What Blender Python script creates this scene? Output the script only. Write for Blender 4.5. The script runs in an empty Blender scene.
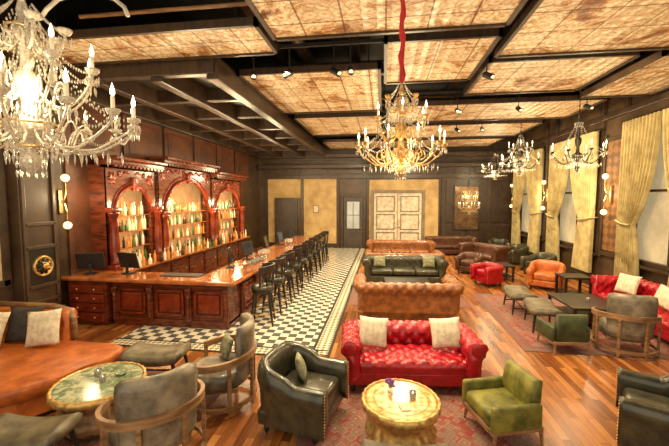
import bpy, bmesh, math, random
from mathutils import Vector, Matrix, Euler
random.seed(7)
pi=math.pi; rad=math.radians
scn=bpy.context.scene
COL=scn.collection
try:
    scn.view_settings.view_transform='Standard'
except Exception: pass

# ---------------------------------------------------------------- materials
def _base(name):
    m=bpy.data.materials.new(name); m.use_nodes=True
    nt=m.node_tree; b=nt.nodes['Principled BSDF']
    return m,nt,b
def ramp(nt,src,stops):
    r=nt.nodes.new('ShaderNodeValToRGB')
    els=r.color_ramp.elements
    els[0].position=stops[0][0]; els[0].color=(*stops[0][1],1)
    els[1].position=stops[-1][0]; els[1].color=(*stops[-1][1],1)
    for p,c in stops[1:-1]:
        e=els.new(p); e.color=(*c,1)
    nt.links.new(src,r.inputs[0]); return r
def coords(nt,scale=(1,1,1),rot=(0,0,0)):
    t=nt.nodes.new('ShaderNodeTexCoord'); mp=nt.nodes.new('ShaderNodeMapping')
    mp.inputs['Scale'].default_value=scale; mp.inputs['Rotation'].default_value=rot
    nt.links.new(t.outputs['Object'],mp.inputs[0]); return mp.outputs[0]
def noise(nt,vec,sc,det=5,rough=.6,dist=0):
    n=nt.nodes.new('ShaderNodeTexNoise'); n.inputs['Scale'].default_value=sc
    n.inputs['Detail'].default_value=det; n.inputs['Roughness'].default_value=rough; n.inputs['Distortion'].default_value=dist
    nt.links.new(vec,n.inputs['Vector']); return n.outputs[0]
def bump(nt,b,src,strength,dist=.01):
    bp=nt.nodes.new('ShaderNodeBump'); bp.inputs['Strength'].default_value=strength
    bp.inputs['Distance'].default_value=dist
    nt.links.new(src,bp.inputs['Height']); nt.links.new(bp.outputs[0],b.inputs['Normal'])
def mixc(nt,fac,a,c,mode='MIX'):
    m=nt.nodes.new('ShaderNodeMix'); m.data_type='RGBA'; m.blend_type=mode
    for s,i in ((fac,0),(a,6),(c,7)):
        if isinstance(s,(int,float)): m.inputs[i].default_value=s
        elif isinstance(s,tuple): m.inputs[i].default_value=(*s,1)
        else: nt.links.new(s,m.inputs[i])
    return m.outputs[2]
def M(name,c1,c2=None,sc=6,rough=.5,metal=0,bmp=.15,stretch=(1,1,1),emit=0,ecol=None,trans=0,coat=0):
    m,nt,b=_base(name); c2=c2 or tuple(x*.6 for x in c1)
    v=coords(nt,stretch); n=noise(nt,v,sc)
    r=ramp(nt,n,[(.35,c2),(.65,c1)])
    nt.links.new(r.outputs[0],b.inputs['Base Color'])
    b.inputs['Roughness'].default_value=rough; b.inputs['Metallic'].default_value=metal
    b.inputs['Transmission Weight'].default_value=trans
    b.inputs['Coat Weight'].default_value=coat
    if bmp: bump(nt,b,n,bmp)
    if emit:
        b.inputs['Emission Color'].default_value=(*(ecol or c1),1); b.inputs['Emission Strength'].default_value=emit
        try: m.cycles.emission_sampling='NONE'
        except Exception: pass
    return m
RED=M('red_leather',(.46,.004,.014),(.24,.002,.007),9,.33,bmp=.1,coat=.15)
BROWN=M('brown_leather',(.32,.115,.03),(.14,.045,.013),7,.36,bmp=.1,coat=.15)
TAN=M('tan_leather',(.55,.15,.026),(.29,.06,.011),5,.38,bmp=.1)
BLACKL=M('black_leather',(.065,.058,.030),(.02,.018,.011),7,.28,bmp=.12,coat=.3)
DKBR=M('dark_brown_leather',(.12,.045,.022),(.05,.02,.011),7,.35,coat=.2)
GREENL=M('dark_green_leather',(.065,.058,.026),(.026,.023,.012),7,.3,coat=.3)
GREY=M('distressed_grey_leather',(.30,.245,.165),(.055,.045,.032),3.6,.38,coat=.15)
OLIVE=M('olive_grey_leather',(.20,.16,.09),(.07,.055,.033),6,.42)
VELV=M('olive_green_velvet',(.25,.225,.03),(.06,.062,.008),4,.6)
VELVD=M('dark_green_velvet',(.07,.08,.025),(.025,.032,.011),5,.55)
CREAM=M('cream_fabric',(.78,.70,.54),(.54,.44,.29),12,.85)
SAGE=M('patterned_sage_fabric',(.34,.32,.18),(.12,.12,.07),18,.85)
DARKF=M('dark_fabric',(.05,.042,.037),(.02,.018,.015),14,.85)
WALN=M('walnut_frame',(.36,.20,.09),(.14,.07,.03),3,.38,stretch=(1,1,6))
DKWOOD=M('dark_wood',(.065,.036,.018),(.026,.014,.008),3,.38,stretch=(4,1,1))
BLKWOOD=M('ebony_wood',(.028,.018,.012),(.011,.008,.006),3,.35)
MAHOG=M('mahogany',(.19,.04,.012),(.06,.013,.005),3,.26,stretch=(1,1,5),coat=.35)
MAHOGT=M('polished_mahogany_top',(.55,.18,.05),(.28,.075,.02),3,.14,stretch=(1,1,1),coat=.6,bmp=.03)
REDCOL=M('red_lacquer',(.27,.042,.014),(.11,.014,.006),4,.22,coat=.45)
BRASS=M('aged_brass',(.85,.6,.24),(.5,.28,.09),9,.28,metal=.9)
GOLD=M('antique_gold',(.80,.54,.19),(.40,.21,.06),14,.38,metal=.6)
IRON=M('black_iron',(.04,.034,.026),(.016,.013,.011),9,.45,metal=.4)
BLKM=M('black_paint',(.018,.015,.011),(.009,.007,.006),9,.6)
CRYS=M('crystal_glass',(.96,.90,.78),(.50,.42,.30),60,.06,trans=.35,bmp=0)
CANDLE=M('candle_sleeve',(.9,.82,.62),(.8,.68,.48),8,.5,emit=.25,ecol=(1,.75,.42))
BULB=M('glowing_bulb',(1,.9,.7),None,3,.4,bmp=0,emit=7,ecol=(1,.82,.5))
GLOBE=M('glowing_globe',(1,.8,.5),None,3,.4,bmp=0,emit=2.2,ecol=(1,.68,.32))
RIBBON=M('red_ribbon',(.62,.02,.03),None,5,.6)
WHITEM=M('white_conduit',(.85,.82,.72),None,5,.4)
SCREEN=M('dark_screen',(.03,.033,.04),(.02,.02,.024),3,.12,bmp=0)
MIRR=M('glowing_antique_mirror',(.80,.55,.32),(.5,.28,.12),4,.16,metal=.8,bmp=0,emit=.35,ecol=(1,.52,.18))  # warm back bar light put into the mirror as emission
DMIRR=M('dark_mirror',(.45,.32,.2),(.2,.12,.06),3,.15,metal=.8,bmp=0)
CURT=M('gold_curtain_fabric',(.56,.45,.20),(.36,.27,.11),4,.7)
BEIGE=M('beige_plaster',(.58,.40,.17),(.38,.24,.09),2,.6)
WDARK=M('dark_panel_wall',(.085,.048,.023),(.04,.022,.012),2,.42)
WRED=M('red_brown_wall',(.14,.045,.017),(.06,.02,.009),2,.4)
DOORG=M('weathered_white_door',(.72,.64,.49),(.44,.36,.25),5,.5)
DOORM=M('door_moulding_grey',(.24,.18,.12),(.15,.11,.07),4,.5)
DOORD=M('dark_door',(.07,.053,.04),(.04,.03,.024),2,.4)
PANE=M('window_glass',(.5,.42,.28),(.22,.17,.10),1.6,.15,emit=.34,ecol=(.95,.76,.42),bmp=0)  # light from outside put into the pane as emission
DPANE=M('door_glass',(.4,.4,.36),(.25,.25,.22),1.2,.15,emit=.22,ecol=(.7,.72,.62),bmp=0)
PLANT=M('purple_flower',(.4,.12,.5),(.18,.06,.24),9,.6)
LEAF=M('green_leaf',(.08,.18,.03),None,9,.6)
GLASS=M('clear_glass',(.95,.92,.85),(.85,.8,.7),5,.05,trans=.8,bmp=0)
STEEL=M('brushed_steel',(.3,.25,.19),None,5,.3,metal=.6)
BOT=[M('glowing_amber_bottle',(.60,.22,.04),(.34,.10,.015),5,.1,bmp=0,emit=.35,ecol=(.9,.36,.06)),  # emission imitates shelf backlight shining through the bottle
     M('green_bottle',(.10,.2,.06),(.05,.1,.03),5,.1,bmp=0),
     M('glowing_clear_bottle',(.85,.72,.5),(.65,.5,.3),5,.1,bmp=0,emit=.3,ecol=(1,.72,.4)),  # shelf backlight put in as emission here too
     M('dark_bottle',(.08,.035,.02),(.04,.018,.01),5,.1,bmp=0)]

def marble(name,a,b_,c,rings=False):
    m,nt,b=_base(name); v=coords(nt); n=noise(nt,v,8,8,.7,.8)
    r=ramp(nt,n,[(.35,a),(.5,b_),(.58,c),(.66,b_)]); src=r.outputs[0]
    if rings:
        vm=nt.nodes.new('ShaderNodeVectorMath'); vm.operation='LENGTH'; nt.links.new(coords(nt,(1,1,0)),vm.inputs[0])
        rr=ramp(nt,vm.outputs['Value'],[(.0,(1,.9,.7)),(.09,(1,1,1)),(.115,(.5,.33,.18)),(.13,(1,1,1)),(.28,(1,1,1)),(.295,(.5,.33,.18)),(.31,(.95,.8,.6)),(.36,(1,.92,.75)),(.38,(.5,.32,.16))])
        vo=nt.nodes.new('ShaderNodeTexVoronoi'); vo.inputs['Scale'].default_value=12; vo.inputs['Randomness'].default_value=.3; nt.links.new(v,vo.inputs['Vector'])
        vr=ramp(nt,vo.outputs['Distance'],[(.2,(1,.97,.9)),(.4,(.9,.78,.6)),(.55,(.66,.48,.3))])
        src=mixc(nt,.9,src,rr.outputs[0],'MULTIPLY'); src=mixc(nt,.7,src,vr.outputs[0],'MULTIPLY')
    nt.links.new(src,b.inputs['Base Color'])
    b.inputs['Roughness'].default_value=.16; return m
MARBG=marble('green_marble',(.08,.12,.06),(.22,.28,.16),(.52,.52,.34))
MARBY=marble('amber_inlaid_marble',(.62,.36,.13),(.90,.70,.38),(.98,.9,.66),True)
def planks():
    m,nt,b=_base('wood_planks'); v=coords(nt,(1,1,1),(0,0,pi/2))
    br=nt.nodes.new('ShaderNodeTexBrick'); nt.links.new(v,br.inputs[0])
    br.inputs['Scale'].default_value=1; br.inputs['Brick Width'].default_value=.9; br.inputs['Row Height'].default_value=.10
    br.inputs['Mortar Size'].default_value=.003; br.inputs['Color1'].default_value=(.12,.12,.12,1); br.inputs['Color2'].default_value=(.95,.95,.95,1)
    br.inputs['Mortar'].default_value=(0,0,0,1); br.inputs['Bias'].default_value=0
    n=noise(nt,coords(nt,(14,.9,1)),1.6,6,.65)
    x=mixc(nt,.5,br.outputs[0],n)
    r=ramp(nt,x,[(.14,(.06,.018,.006)),(.35,(.20,.065,.017)),(.6,(.42,.155,.04)),(.84,(.60,.28,.085))])
    w=noise(nt,coords(nt,(1,.5,1)),1.1,6,.7); wr=ramp(nt,w,[(.38,(.62,.55,.5)),(.6,(1,1,1))])
    x2=mixc(nt,.8,r.outputs[0],wr.outputs[0],'MULTIPLY')
    nt.links.new(x2,b.inputs['Base Color']); b.inputs['Roughness'].default_value=.27
    bump(nt,b,br.outputs[0],.06); return m
PLANK=planks()
def checker():
    m,nt,b=_base('checker_tiles'); v=coords(nt)
    c=nt.nodes.new('ShaderNodeTexChecker'); nt.links.new(v,c.inputs[0]); c.inputs['Scale'].default_value=1/.165
    c.inputs['Color1'].default_value=(.74,.66,.49,1); c.inputs['Color2'].default_value=(.03,.026,.02,1)
    x=mixc(nt,.15,c.outputs[0],noise(nt,v,5)); nt.links.new(x,b.inputs['Base Color']); b.inputs['Roughness'].default_value=.22; return m
CHECK=checker()
def greek():
    m,nt,b=_base('border_tiles'); v=coords(nt,(1,1,1),(0,0,pi/4))
    c=nt.nodes.new('ShaderNodeTexChecker'); nt.links.new(v,c.inputs[0]); c.inputs['Scale'].default_value=1/.07
    c.inputs['Color1'].default_value=(.74,.66,.49,1); c.inputs['Color2'].default_value=(.25,.2,.13,1)
    nt.links.new(c.outputs[0],b.inputs['Base Color']); b.inputs['Roughness'].default_value=.25; return m
GREEK=greek()
def tin():
    m,nt,b=_base('pressed_tin'); v=coords(nt)
    br=nt.nodes.new('ShaderNodeTexBrick'); nt.links.new(v,br.inputs[0]); br.offset=0
    br.inputs['Scale'].default_value=1; br.inputs['Brick Width'].default_value=.61; br.inputs['Row Height'].default_value=.61
    br.inputs['Mortar Size'].default_value=.014; br.inputs['Color1'].default_value=(1,1,1,1); br.inputs['Color2'].default_value=(.82,.78,.74,1); br.inputs['Mortar'].default_value=(.30,.19,.11,1)
    vo=nt.nodes.new('ShaderNodeTexVoronoi'); vo.inputs['Scale'].default_value=1/.203; vo.inputs['Randomness'].default_value=0; nt.links.new(v,vo.inputs['Vector'])
    pat=ramp(nt,vo.outputs['Distance'],[(.10,(.66,.56,.46)),(.2,(1,1,1)),(.40,(.97,.95,.92)),(.48,(.64,.54,.42)),(.6,(1,1,1))])
    n=noise(nt,v,.9,11,.78,1.3)
    pa=ramp(nt,n,[(.34,(.15,.052,.018)),(.42,(.40,.19,.07)),(.46,(.70,.52,.30)),(.51,(.90,.82,.62)),(.58,(.80,.68,.46)),(.62,(.93,.86,.68)),(.72,(.60,.40,.20))])
    n2=noise(nt,v,5,8,.8,2.0); sp=ramp(nt,n2,[(.50,(1,1,1)),(.56,(.62,.38,.19))])
    x=mixc(nt,.8,pa.outputs[0],pat.outputs[0],'MULTIPLY'); x=mixc(nt,1.0,x,br.outputs[0],'MULTIPLY'); x=mixc(nt,.8,x,sp.outputs[0],'MULTIPLY')
    nt.links.new(x,b.inputs['Base Color']); b.inputs['Roughness'].default_value=.4
    bump(nt,b,vo.outputs['Distance'],.8,.05); return m
TIN=tin()
def rugm(name,c1,c2,c3,sc=4):
    m,nt,b=_base(name); v=coords(nt)
    vo=nt.nodes.new('ShaderNodeTexVoronoi'); vo.inputs['Scale'].default_value=sc; vo.inputs['Randomness'].default_value=.6; vo.distance='MANHATTAN'; nt.links.new(v,vo.inputs['Vector'])
    a=ramp(nt,vo.outputs['Distance'],[(.15,c3),(.25,c1),(.36,c2),(.48,c1),(.62,c3),(.7,c1)])
    n=noise(nt,v,4,9,.8); nn=ramp(nt,n,[(.42,(0,0,0)),(.6,(.85,.85,.85))])
    x=mixc(nt,nn.outputs[0],a.outputs[0],c2); nt.links.new(x,b.inputs['Base Color']); b.inputs['Roughness'].default_value=.95; return m
RUG=rugm('faded_red_rug',(.26,.035,.028),(.20,.14,.10),(.36,.26,.17),8)
RUGB=rugm('rug_border',(.12,.085,.07),(.22,.05,.04),(.27,.19,.12),14)
def damask(name,c1,c2,sc):
    m,nt,b=_base(name); v=coords(nt)
    vo=nt.nodes.new('ShaderNodeTexVoronoi'); vo.feature='SMOOTH_F1'; vo.inputs['Scale'].default_value=sc; vo.inputs['Randomness'].default_value=.15; nt.links.new(v,vo.inputs['Vector'])
    a=ramp(nt,vo.outputs['Distance'],[(.2,c1),(.3,c2),(.4,c1),(.5,c2)]); nt.links.new(a.outputs[0],b.inputs['Base Color']); b.inputs['Roughness'].default_value=.5; return m
DAMO=damask('brown_damask',(.26,.12,.04),(.11,.05,.02),4)
DAMC=damask('cream_damask',(.66,.52,.32),(.52,.38,.2),3.5)

# ---------------------------------------------------------------- geometry
class G:
    def __init__(s): s.bm=bmesh.new()
    def box(s,c,d,bev=0,rot=None,seg=2):
        r=bmesh.ops.create_cube(s.bm,size=1); vs=r['verts']
        for v in vs: v.co=Vector((v.co.x*d[0],v.co.y*d[1],v.co.z*d[2]))
        if bev:
            es=list({e for v in vs for e in v.link_edges})
            o=bmesh.ops.bevel(s.bm,geom=es,offset=min(bev,min(d)*.49),segments=seg,profile=.5,affect='EDGES')
            vs=list({v for f in o['faces'] for v in f.verts})
        mt=Matrix.Translation(c)
        if rot is not None: mt=mt@Euler(rot).to_matrix().to_4x4()
        for v in vs: v.co=mt@v.co
        return s
    def sheet(s,fn,nu,nv,cu=False,cv=False):
        g=[[s.bm.verts.new(fn(i,j)) for j in range(nv)] for i in range(nu)]
        for i in range(nu if cu else nu-1):
            for j in range(nv if cv else nv-1):
                a=(i+1)%nu; b=(j+1)%nv
                try: s.bm.faces.new((g[i][j],g[a][j],g[a][b],g[i][b]))
                except ValueError: pass
        return g
    def lathe(s,prof,c=(0,0,0),seg=20,fn=None,axis='z',caps=True):
        def f(i,j):
            a=2*pi*i/seg; r,z=prof[j]
            if fn: r=r*fn(a,j)
            if axis=='z': return (c[0]+r*math.cos(a),c[1]+r*math.sin(a),c[2]+z)
            if axis=='y': return (c[0]+r*math.cos(a),c[1]+z,c[2]+r*math.sin(a))
            return (c[0]+z,c[1]+r*math.cos(a),c[2]+r*math.sin(a))
        g=s.sheet(f,seg,len(prof),cu=True)
        if caps:
            for j in (0,len(prof)-1):
                if prof[j][0]>1e-4:
                    try: s.bm.faces.new([g[i][j] for i in range(seg)])
                    except ValueError: pass
        return s
    def cyl(s,p0,p1,r0,r1=None,seg=10):
        return s.tube([p0,p1],[r0,r0 if r1 is None else r1],seg)
    def tube(s,pts,r,seg=8,closed=False):
        P=[Vector(p) for p in pts]; n=len(P)
        R=r if isinstance(r,(list,tuple)) else [r]*n
        T=[]
        for i in range(n):
            a=P[i-1] if (i>0 or closed) else P[i]; b=P[(i+1)%n] if (i<n-1 or closed) else P[i]
            T.append((b-a).normalized())
        u=T[0].orthogonal().normalized(); U=[]
        for t in T:
            u=(u-t*u.dot(t)).normalized(); U.append(u)
        def f(i,j):
            a=2*pi*j/seg; w=T[i].cross(U[i]); return P[i]+R[i]*(math.cos(a)*U[i]+math.sin(a)*w)
        g=s.sheet(f,n,seg,cu=closed,cv=True)
        if not closed:
            s.bm.faces.new(g[0]); s.bm.faces.new(g[-1])
        return s
    def ball(s,c,r,seg=10):
        if isinstance(r,(int,float)): r=(r,r,r)
        o=bmesh.ops.create_uvsphere(s.bm,u_segments=seg,v_segments=max(4,seg*2//3),radius=1)
        for v in o['verts']: v.co=Vector((c[0]+v.co.x*r[0],c[1]+v.co.y*r[1],c[2]+v.co.z*r[2]))
        return s
    def octa(s,c,r,h):
        c=Vector(c); t=s.bm.verts.new(c+Vector((0,0,h))); b=s.bm.verts.new(c-Vector((0,0,h)))
        q=[s.bm.verts.new(c+Vector((r*math.cos(k*pi/2),r*math.sin(k*pi/2),h*.2))) for k in range(4)]
        for k in range(4):
            s.bm.faces.new((q[k],q[(k+1)%4],t)); s.bm.faces.new((q[(k+1)%4],q[k],b))
        return s
    def band(s,pts,w,h,closed=False):
        n=len(pts); P=[Vector(p) for p in pts]
        def f(i,j):
            a=P[i-1] if (i>0 or closed) else P[i]; b=P[(i+1)%n] if (i<n-1 or closed) else P[i]
            t=(b-a); t.z=0; t.normalize(); nn=Vector((-t.y,t.x,0))
            a_,b_=[(-w/2,-h/2),(w/2,-h/2),(w/2,h/2),(-w/2,h/2)][j]
            return P[i]+nn*a_+Vector((0,0,b_))
        g=s.sheet(f,n,4,cu=closed,cv=True)
        if not closed:
            s.bm.faces.new(g[0]); s.bm.faces.new(g[-1])
        return s
    def prism(s,pts,z0,z1,bev=0):
        lo=[s.bm.verts.new((x,y,z0)) for x,y in pts]; hi=[s.bm.verts.new((x,y,z1)) for x,y in pts]
        n=len(pts); s.bm.faces.new(lo[::-1]); f=s.bm.faces.new(hi)
        for i in range(n): s.bm.faces.new((lo[i],lo[(i+1)%n],hi[(i+1)%n],hi[i]))
        if bev: bmesh.ops.bevel(s.bm,geom=list(f.edges),offset=bev,segments=4,profile=.5,affect='EDGES')
        return s
def obj(name,g,mat,parent=None,smooth=False,loc=None,rot=None,label=None):
    bmesh.ops.recalc_face_normals(g.bm,faces=g.bm.faces[:])
    me=bpy.data.meshes.new(name); g.bm.to_mesh(me); g.bm.free(); me.materials.append(mat)
    if smooth: me.polygons.foreach_set('use_smooth',[True]*len(me.polygons))
    o=bpy.data.objects.new(name,me); COL.objects.link(o)
    if parent: o.parent=parent
    if loc: o.location=loc
    if rot: o.rotation_euler=rot
    if label: o['label']=label
    return o
def tag(o,label,cat,group=None):
    o['label']=label; o['category']=cat
    if group: o['group']=group
    return o
def thing(name,label,cat,loc=(0,0,0),rz=0,group=None,sc=1):
    o=bpy.data.objects.new(name,None); o.empty_display_size=.1; COL.objects.link(o)
    o.location=loc; o.rotation_euler=(0,0,rad(rz)); o.scale=(sc,sc,sc); return tag(o,label,cat,group)
def clone(o,loc=None,rz=None,label=None,parent=None,group=None,rot=None):
    n=o.copy(); COL.objects.link(n)
    if parent: n.parent=parent
    if loc is not None: n.location=loc
    if rz is not None: n.rotation_euler=(0,0,rad(rz))
    if rot is not None: n.rotation_euler=rot
    if label: n['label']=label
    if group: n['group']=group
    for c in list(o.children): clone(c,parent=n)
    return n
def struct(name,g,mat,smooth=False,loc=None):
    o=obj(name,g,mat,smooth=smooth,loc=loc); o['kind']='structure'; return o
def place(base,rz,off):
    a=rad(rz); return (base[0]+off[0]*math.cos(a)-off[1]*math.sin(a),base[1]+off[0]*math.sin(a)+off[1]*math.cos(a),base[2]+off[2])
def face(phi): return phi+90

# ---------------------------------------------------------------- upholstery
def resample(prof,n):
    P=[Vector((p[0],p[1])) for p in prof]; L=[0]
    for a,b in zip(P,P[1:]): L.append(L[-1]+(b-a).length)
    out=[]
    for k in range(n):
        t=L[-1]*k/(n-1); i=0
        while i<len(L)-2 and L[i+1]<t: i+=1
        f=(t-L[i])/(L[i+1]-L[i]); out.append((P[i].lerp(P[i+1],f),t))
    return out
def tq(s,t,p):
    return (abs(math.sin(pi*(s+t)/p))*abs(math.sin(pi*(s-t)/p)))**.4
def sweep(g,path,prof,n,p=.2,A=.03,t0=0,hf=None,cap=(False,False)):
    R=resample(prof,n)
    def f(i,j):
        x,y,nx,ny,s=path[i]; q,t=R[j]
        a=R[max(j-1,0)][0]; b=R[min(j+1,n-1)][0]; d=(b-a).normalized()
        o=q.copy()
        if A and t>t0: o+=Vector((-d.y,d.x))*A*(tq(s,t,p)-.5)
        z=o.y
        if hf: z=.3+(z-.3)*hf(s) if z>.3 else z
        return (x+nx*o.x,y+ny*o.x,z)
    gr=g.sheet(f,len(path),n)
    for k,c in zip((0,-1),cap):
        if c:
            try: g.bm.faces.new([v for v in gr[k]])
            except ValueError: pass
def upath(W,D,rc,step=.03,off=0):
    pts=[]; s=0
    yb=D/2
    def add(x,y,nx,ny):
        nonlocal s
        if pts: s+=math.hypot(x-pts[-1][0],y-pts[-1][1])
        pts.append((x,y,nx,ny,s))
    n=max(2,int((D-rc)/step))
    for k in range(n): add(-W/2,-D/2+(D-rc)*k/n,1,0)
    i1=len(pts)
    for k in range(9):
        a=pi-k*pi/16; add(-W/2+rc+rc*math.cos(a),yb-rc+rc*math.sin(a),-math.cos(a),-math.sin(a))
    n=max(2,int((W-2*rc)/step))
    for k in range(1,n): add(-W/2+rc+(W-2*rc)*k/n,yb,0,-1)
    for k in range(9):
        a=pi/2-k*pi/16; add(W/2-rc+rc*math.cos(a),yb-rc+rc*math.sin(a),-math.cos(a),-math.sin(a))
    i2=len(pts)
    n=max(2,int((D-rc)/step))
    for k in range(1,n+1): add(W/2,yb-rc-(D-rc)*k/n,-1,0)
    return pts[:i1+1],pts[i1:i2],pts[i2-1:]
def chesterfield(label,mat,loc,rz,W=2.0,D=.9,H=.78,step=.025,tuftseat=True,nc=0,name='chesterfield_sofa',cat='sofa'):
    r=thing(name,label,cat,loc,rz)
    prof=[(.03,.12),(.03,.3),(.02,H-.24),(-.03,H-.17),(-.05,H-.10),(-.02,H-.03),(.05,H),(.12,H-.01),(.19,H-.05),(.22,H-.12),(.20,H-.2),(.19,H-.3),(.21,.28)]
    L,B,R=upath(W,D,.14,step)
    n=40 if step<.03 else 22
    p=.2
    for nm,pa,cap in (('arm',L,(True,False)),('backrest',B,(False,False)),('arm',R,(False,True))):
        g=G(); sweep(g,pa,prof,n,p,.045,(H-.12)*.72,cap=cap)
        if nm=='arm':
            x=-W/2+.07 if pa is L else W/2-.07
            g.lathe([(.0,-.012),(.05,-.014),(.09,-.01),(.1,.0)],(x,-D/2,H-.1),14,axis='y')
            if step<.03:
                for k in range(12): g.ball((x+.1*math.cos(k*pi/6),-D/2-.006,H-.1+.1*math.sin(k*pi/6)),.008,5)
        obj(nm,g,mat,r,True)
    g=G()
    sp=[(0,.28),(-.01,.38),(.02,.43),(.08,.455),(.3,.46),(D-.3,.45)]
    n2=int((W-.4)/step); pa=[(-W/2+.2+(W-.4)*k/n2,-D/2+.03,0,1,(W-.4)*k/n2) for k in range(n2+1)]
    if tuftseat:
        sweep(g,pa,sp,32 if step<.03 else 16,p,.04,.12,cap=(True,True)); obj('seat',g,mat,r,True)
    else:
        k=nc or 2
        w=(W-.42)/k
        for i in range(k):
            g=G(); g.box((-W/2+.21+w*(i+.5),-.08,.40),(w-.012,D-.32,.16),.05,seg=3); obj('seat_cushion',g,mat,r,True)
    g=G(); g.box((0,0,.2),(W-.05,D-.06,.18),.02); obj('base',g,mat,r)
    for x in(-1,1):
        for y in(-1,1):
            g=G(); g.lathe([(.025,0),(.045,.03),(.05,.07),(.03,.12)],(x*(W/2-.1),y*(D/2-.1),0),10); obj('foot',g,BLKWOOD,r,True)
    return r
def pillow(label,mat,loc,rot,w=.45,h=.45,t=.16,group=None):
    g=G(); N=13
    for sgn in(1,-1):
        def f(i,j):
            u=-1+2*i/(N-1); v=-1+2*j/(N-1)
            e=((1-u*u)*(1-v*v))
            return (w/2*u*(1-.07*(1-v*v)),sgn*t/2*max(e,0)**.45,h/2*v*(1-.07*(1-u*u)))
        g.sheet(f,N,N)
    bmesh.ops.remove_doubles(g.bm,verts=g.bm.verts[:],dist=1e-4)
    o=obj('throw_pillow',g,mat,None,True,loc,rot); return tag(o,label,'pillow',group)
def club(label,mat,loc,rz,W=.9,D=.92,H=.85,name='leather_armchair'):
    r=thing(name,label,'armchair',loc,rz)
    H0=.64
    prof=[(.02,.12),(.01,.3),(0,H0-.2),(-.03,H0-.12),(-.01,H0-.03),(.05,H0),(.11,H0-.02),(.15,H0-.09),(.15,H0-.2),(.16,.28)]
    L,B,R=upath(W,D,.26,.035)
    tot=R[-1][4]
    hf=lambda s:1+((H-.3)/(H0-.3)-1)*max(0,math.sin(pi*min(max((s/tot-.16)/.68,0),1)))**.6
    for nm,pa,cap in (('arm',L,(True,False)),('backrest',B,(False,False)),('arm',R,(False,True))):
        g=G(); sweep(g,pa,prof,20,.2,0,0,hf=hf,cap=cap); obj(nm,g,mat,r,True)
    g=G(); g.box((0,-.06,.39),(W-.32,D-.22,.2),.06,seg=3); obj('seat_cushion',g,mat,r,True)
    g=G(); g.box((0,0,.2),(W-.06,D-.1,.18),.03); obj('base',g,mat,r)
    g=G()
    for k in range(14):
        z=.16+k*.034
        for x in(-W/2+.03,W/2-.03): g.ball((x,-D/2-.004,z),.009,5)
    o=obj('nailhead_trim',g,BRASS,r); o['kind']='stuff'
    for x in(-1,1):
        for y in(-1,1):
            g=G(); g.lathe([(.018,0),(.03,.04),(.032,.12)],(x*(W/2-.1),y*(D/2-.14),0),8); obj('foot',g,BLKWOOD,r,True)
    return r
def barrel(label,mat,loc,rz,R=.46):
    r=thing('barrel_armchair',label,'armchair',loc,rz)
    def arc(rr,a0,a1,z,n=26,dz=0):
        return [(rr*math.sin(rad(a0+(a1-a0)*k/n)),rr*math.cos(rad(a0+(a1-a0)*k/n))*.95,z+dz*math.cos(rad(a0+(a1-a0)*k/n))) for k in range(n+1)]
    g=G(); g.band(arc(R,-128,128,.64,dz=.05),.04,.085); obj('arm_rail',g,WALN,r)
    g=G(); g.band(arc(R,-128,128,.10),.035,.05); obj('base_rail',g,WALN,r)
    for a in(-126,-70,-24,24,70,126):
        x,y=R*math.sin(rad(a)),R*.95*math.cos(rad(a))
        g=G(); g.box((x,y,.33),(.045,.04,.64),.005,rot=(0,0,-rad(a))); obj('post',g,WALN,r)
    g=G(); g.lathe([(.0,.28),(.36,.28),(.39,.31),(.40,.40),(.38,.46),(.30,.49),(0,.50)],(0,-.02,0),28); obj('seat_cushion',g,mat,r,True)
    g=G()
    def f(i,j):
        a=rad(-50+100*i/16); z,t=[(.40,0),(.62,0),(.98,.0),(1.07,.02),(1.08,.08),(1.0,.11),(.6,.10),(.42,.09)][j]
        edge=1-.05*abs(i/8-1)**6
        rr=R-.03+.05*(z-.4)-t
        return (rr*math.sin(a),rr*.95*math.cos(a),.4+(z-.4)*edge)
    gr=g.sheet(f,17,8)
    g.bm.faces.new(gr[0]); g.bm.faces.new(gr[-1]); obj('backrest',g,mat,r,True)
    g=G(); g.box((0,-.02,.25),(.6,.5,.06),.01); obj('seat_frame',g,WALN,r)
    return r
def velvetchair(label,mat,loc,rz,sc=1):
    r=thing('velvet_armchair',label,'armchair',loc,rz,None,sc)
    g=G(); g.box((0,-.06,.37),(.62,.66,.20),.06,seg=3); obj('seat_cushion',g,mat,r,True)
    g=G()
    n=18
    def f(i,j):
        x=-.31+.62*i/n; y,z=[(.24,.40),(.21,.6),(.25,.84),(.30,.88),(.36,.85),(.34,.5),(.33,.26)][j]
        rib=.014*abs(math.sin(pi*i/3)) if j<3 else 0
        return (x,y-rib,z)
    gr=g.sheet(f,n+1,7); g.bm.faces.new(gr[0]); g.bm.faces.new(gr[-1]); obj('backrest',g,mat,r,True)
    for s in(-1,1):
        g=G(); g.box((s*.355,-.04,.42),(.09,.72,.34),.04,seg=3); obj('arm',g,mat,r,True)
    g=G(); g.box((0,-.02,.24),(.76,.74,.07),.01); g.box((0,-.395,.24),(.6,.012,.05)); obj('frame',g,WALN,r)
    for x in(-1,1):
        for y in(-1,1):
            g=G(); g.cyl((x*.34,y*.33,.22),(x*.36,y*.35,0),.03,.018,8); obj('leg',g,WALN,r)
    return r
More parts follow.
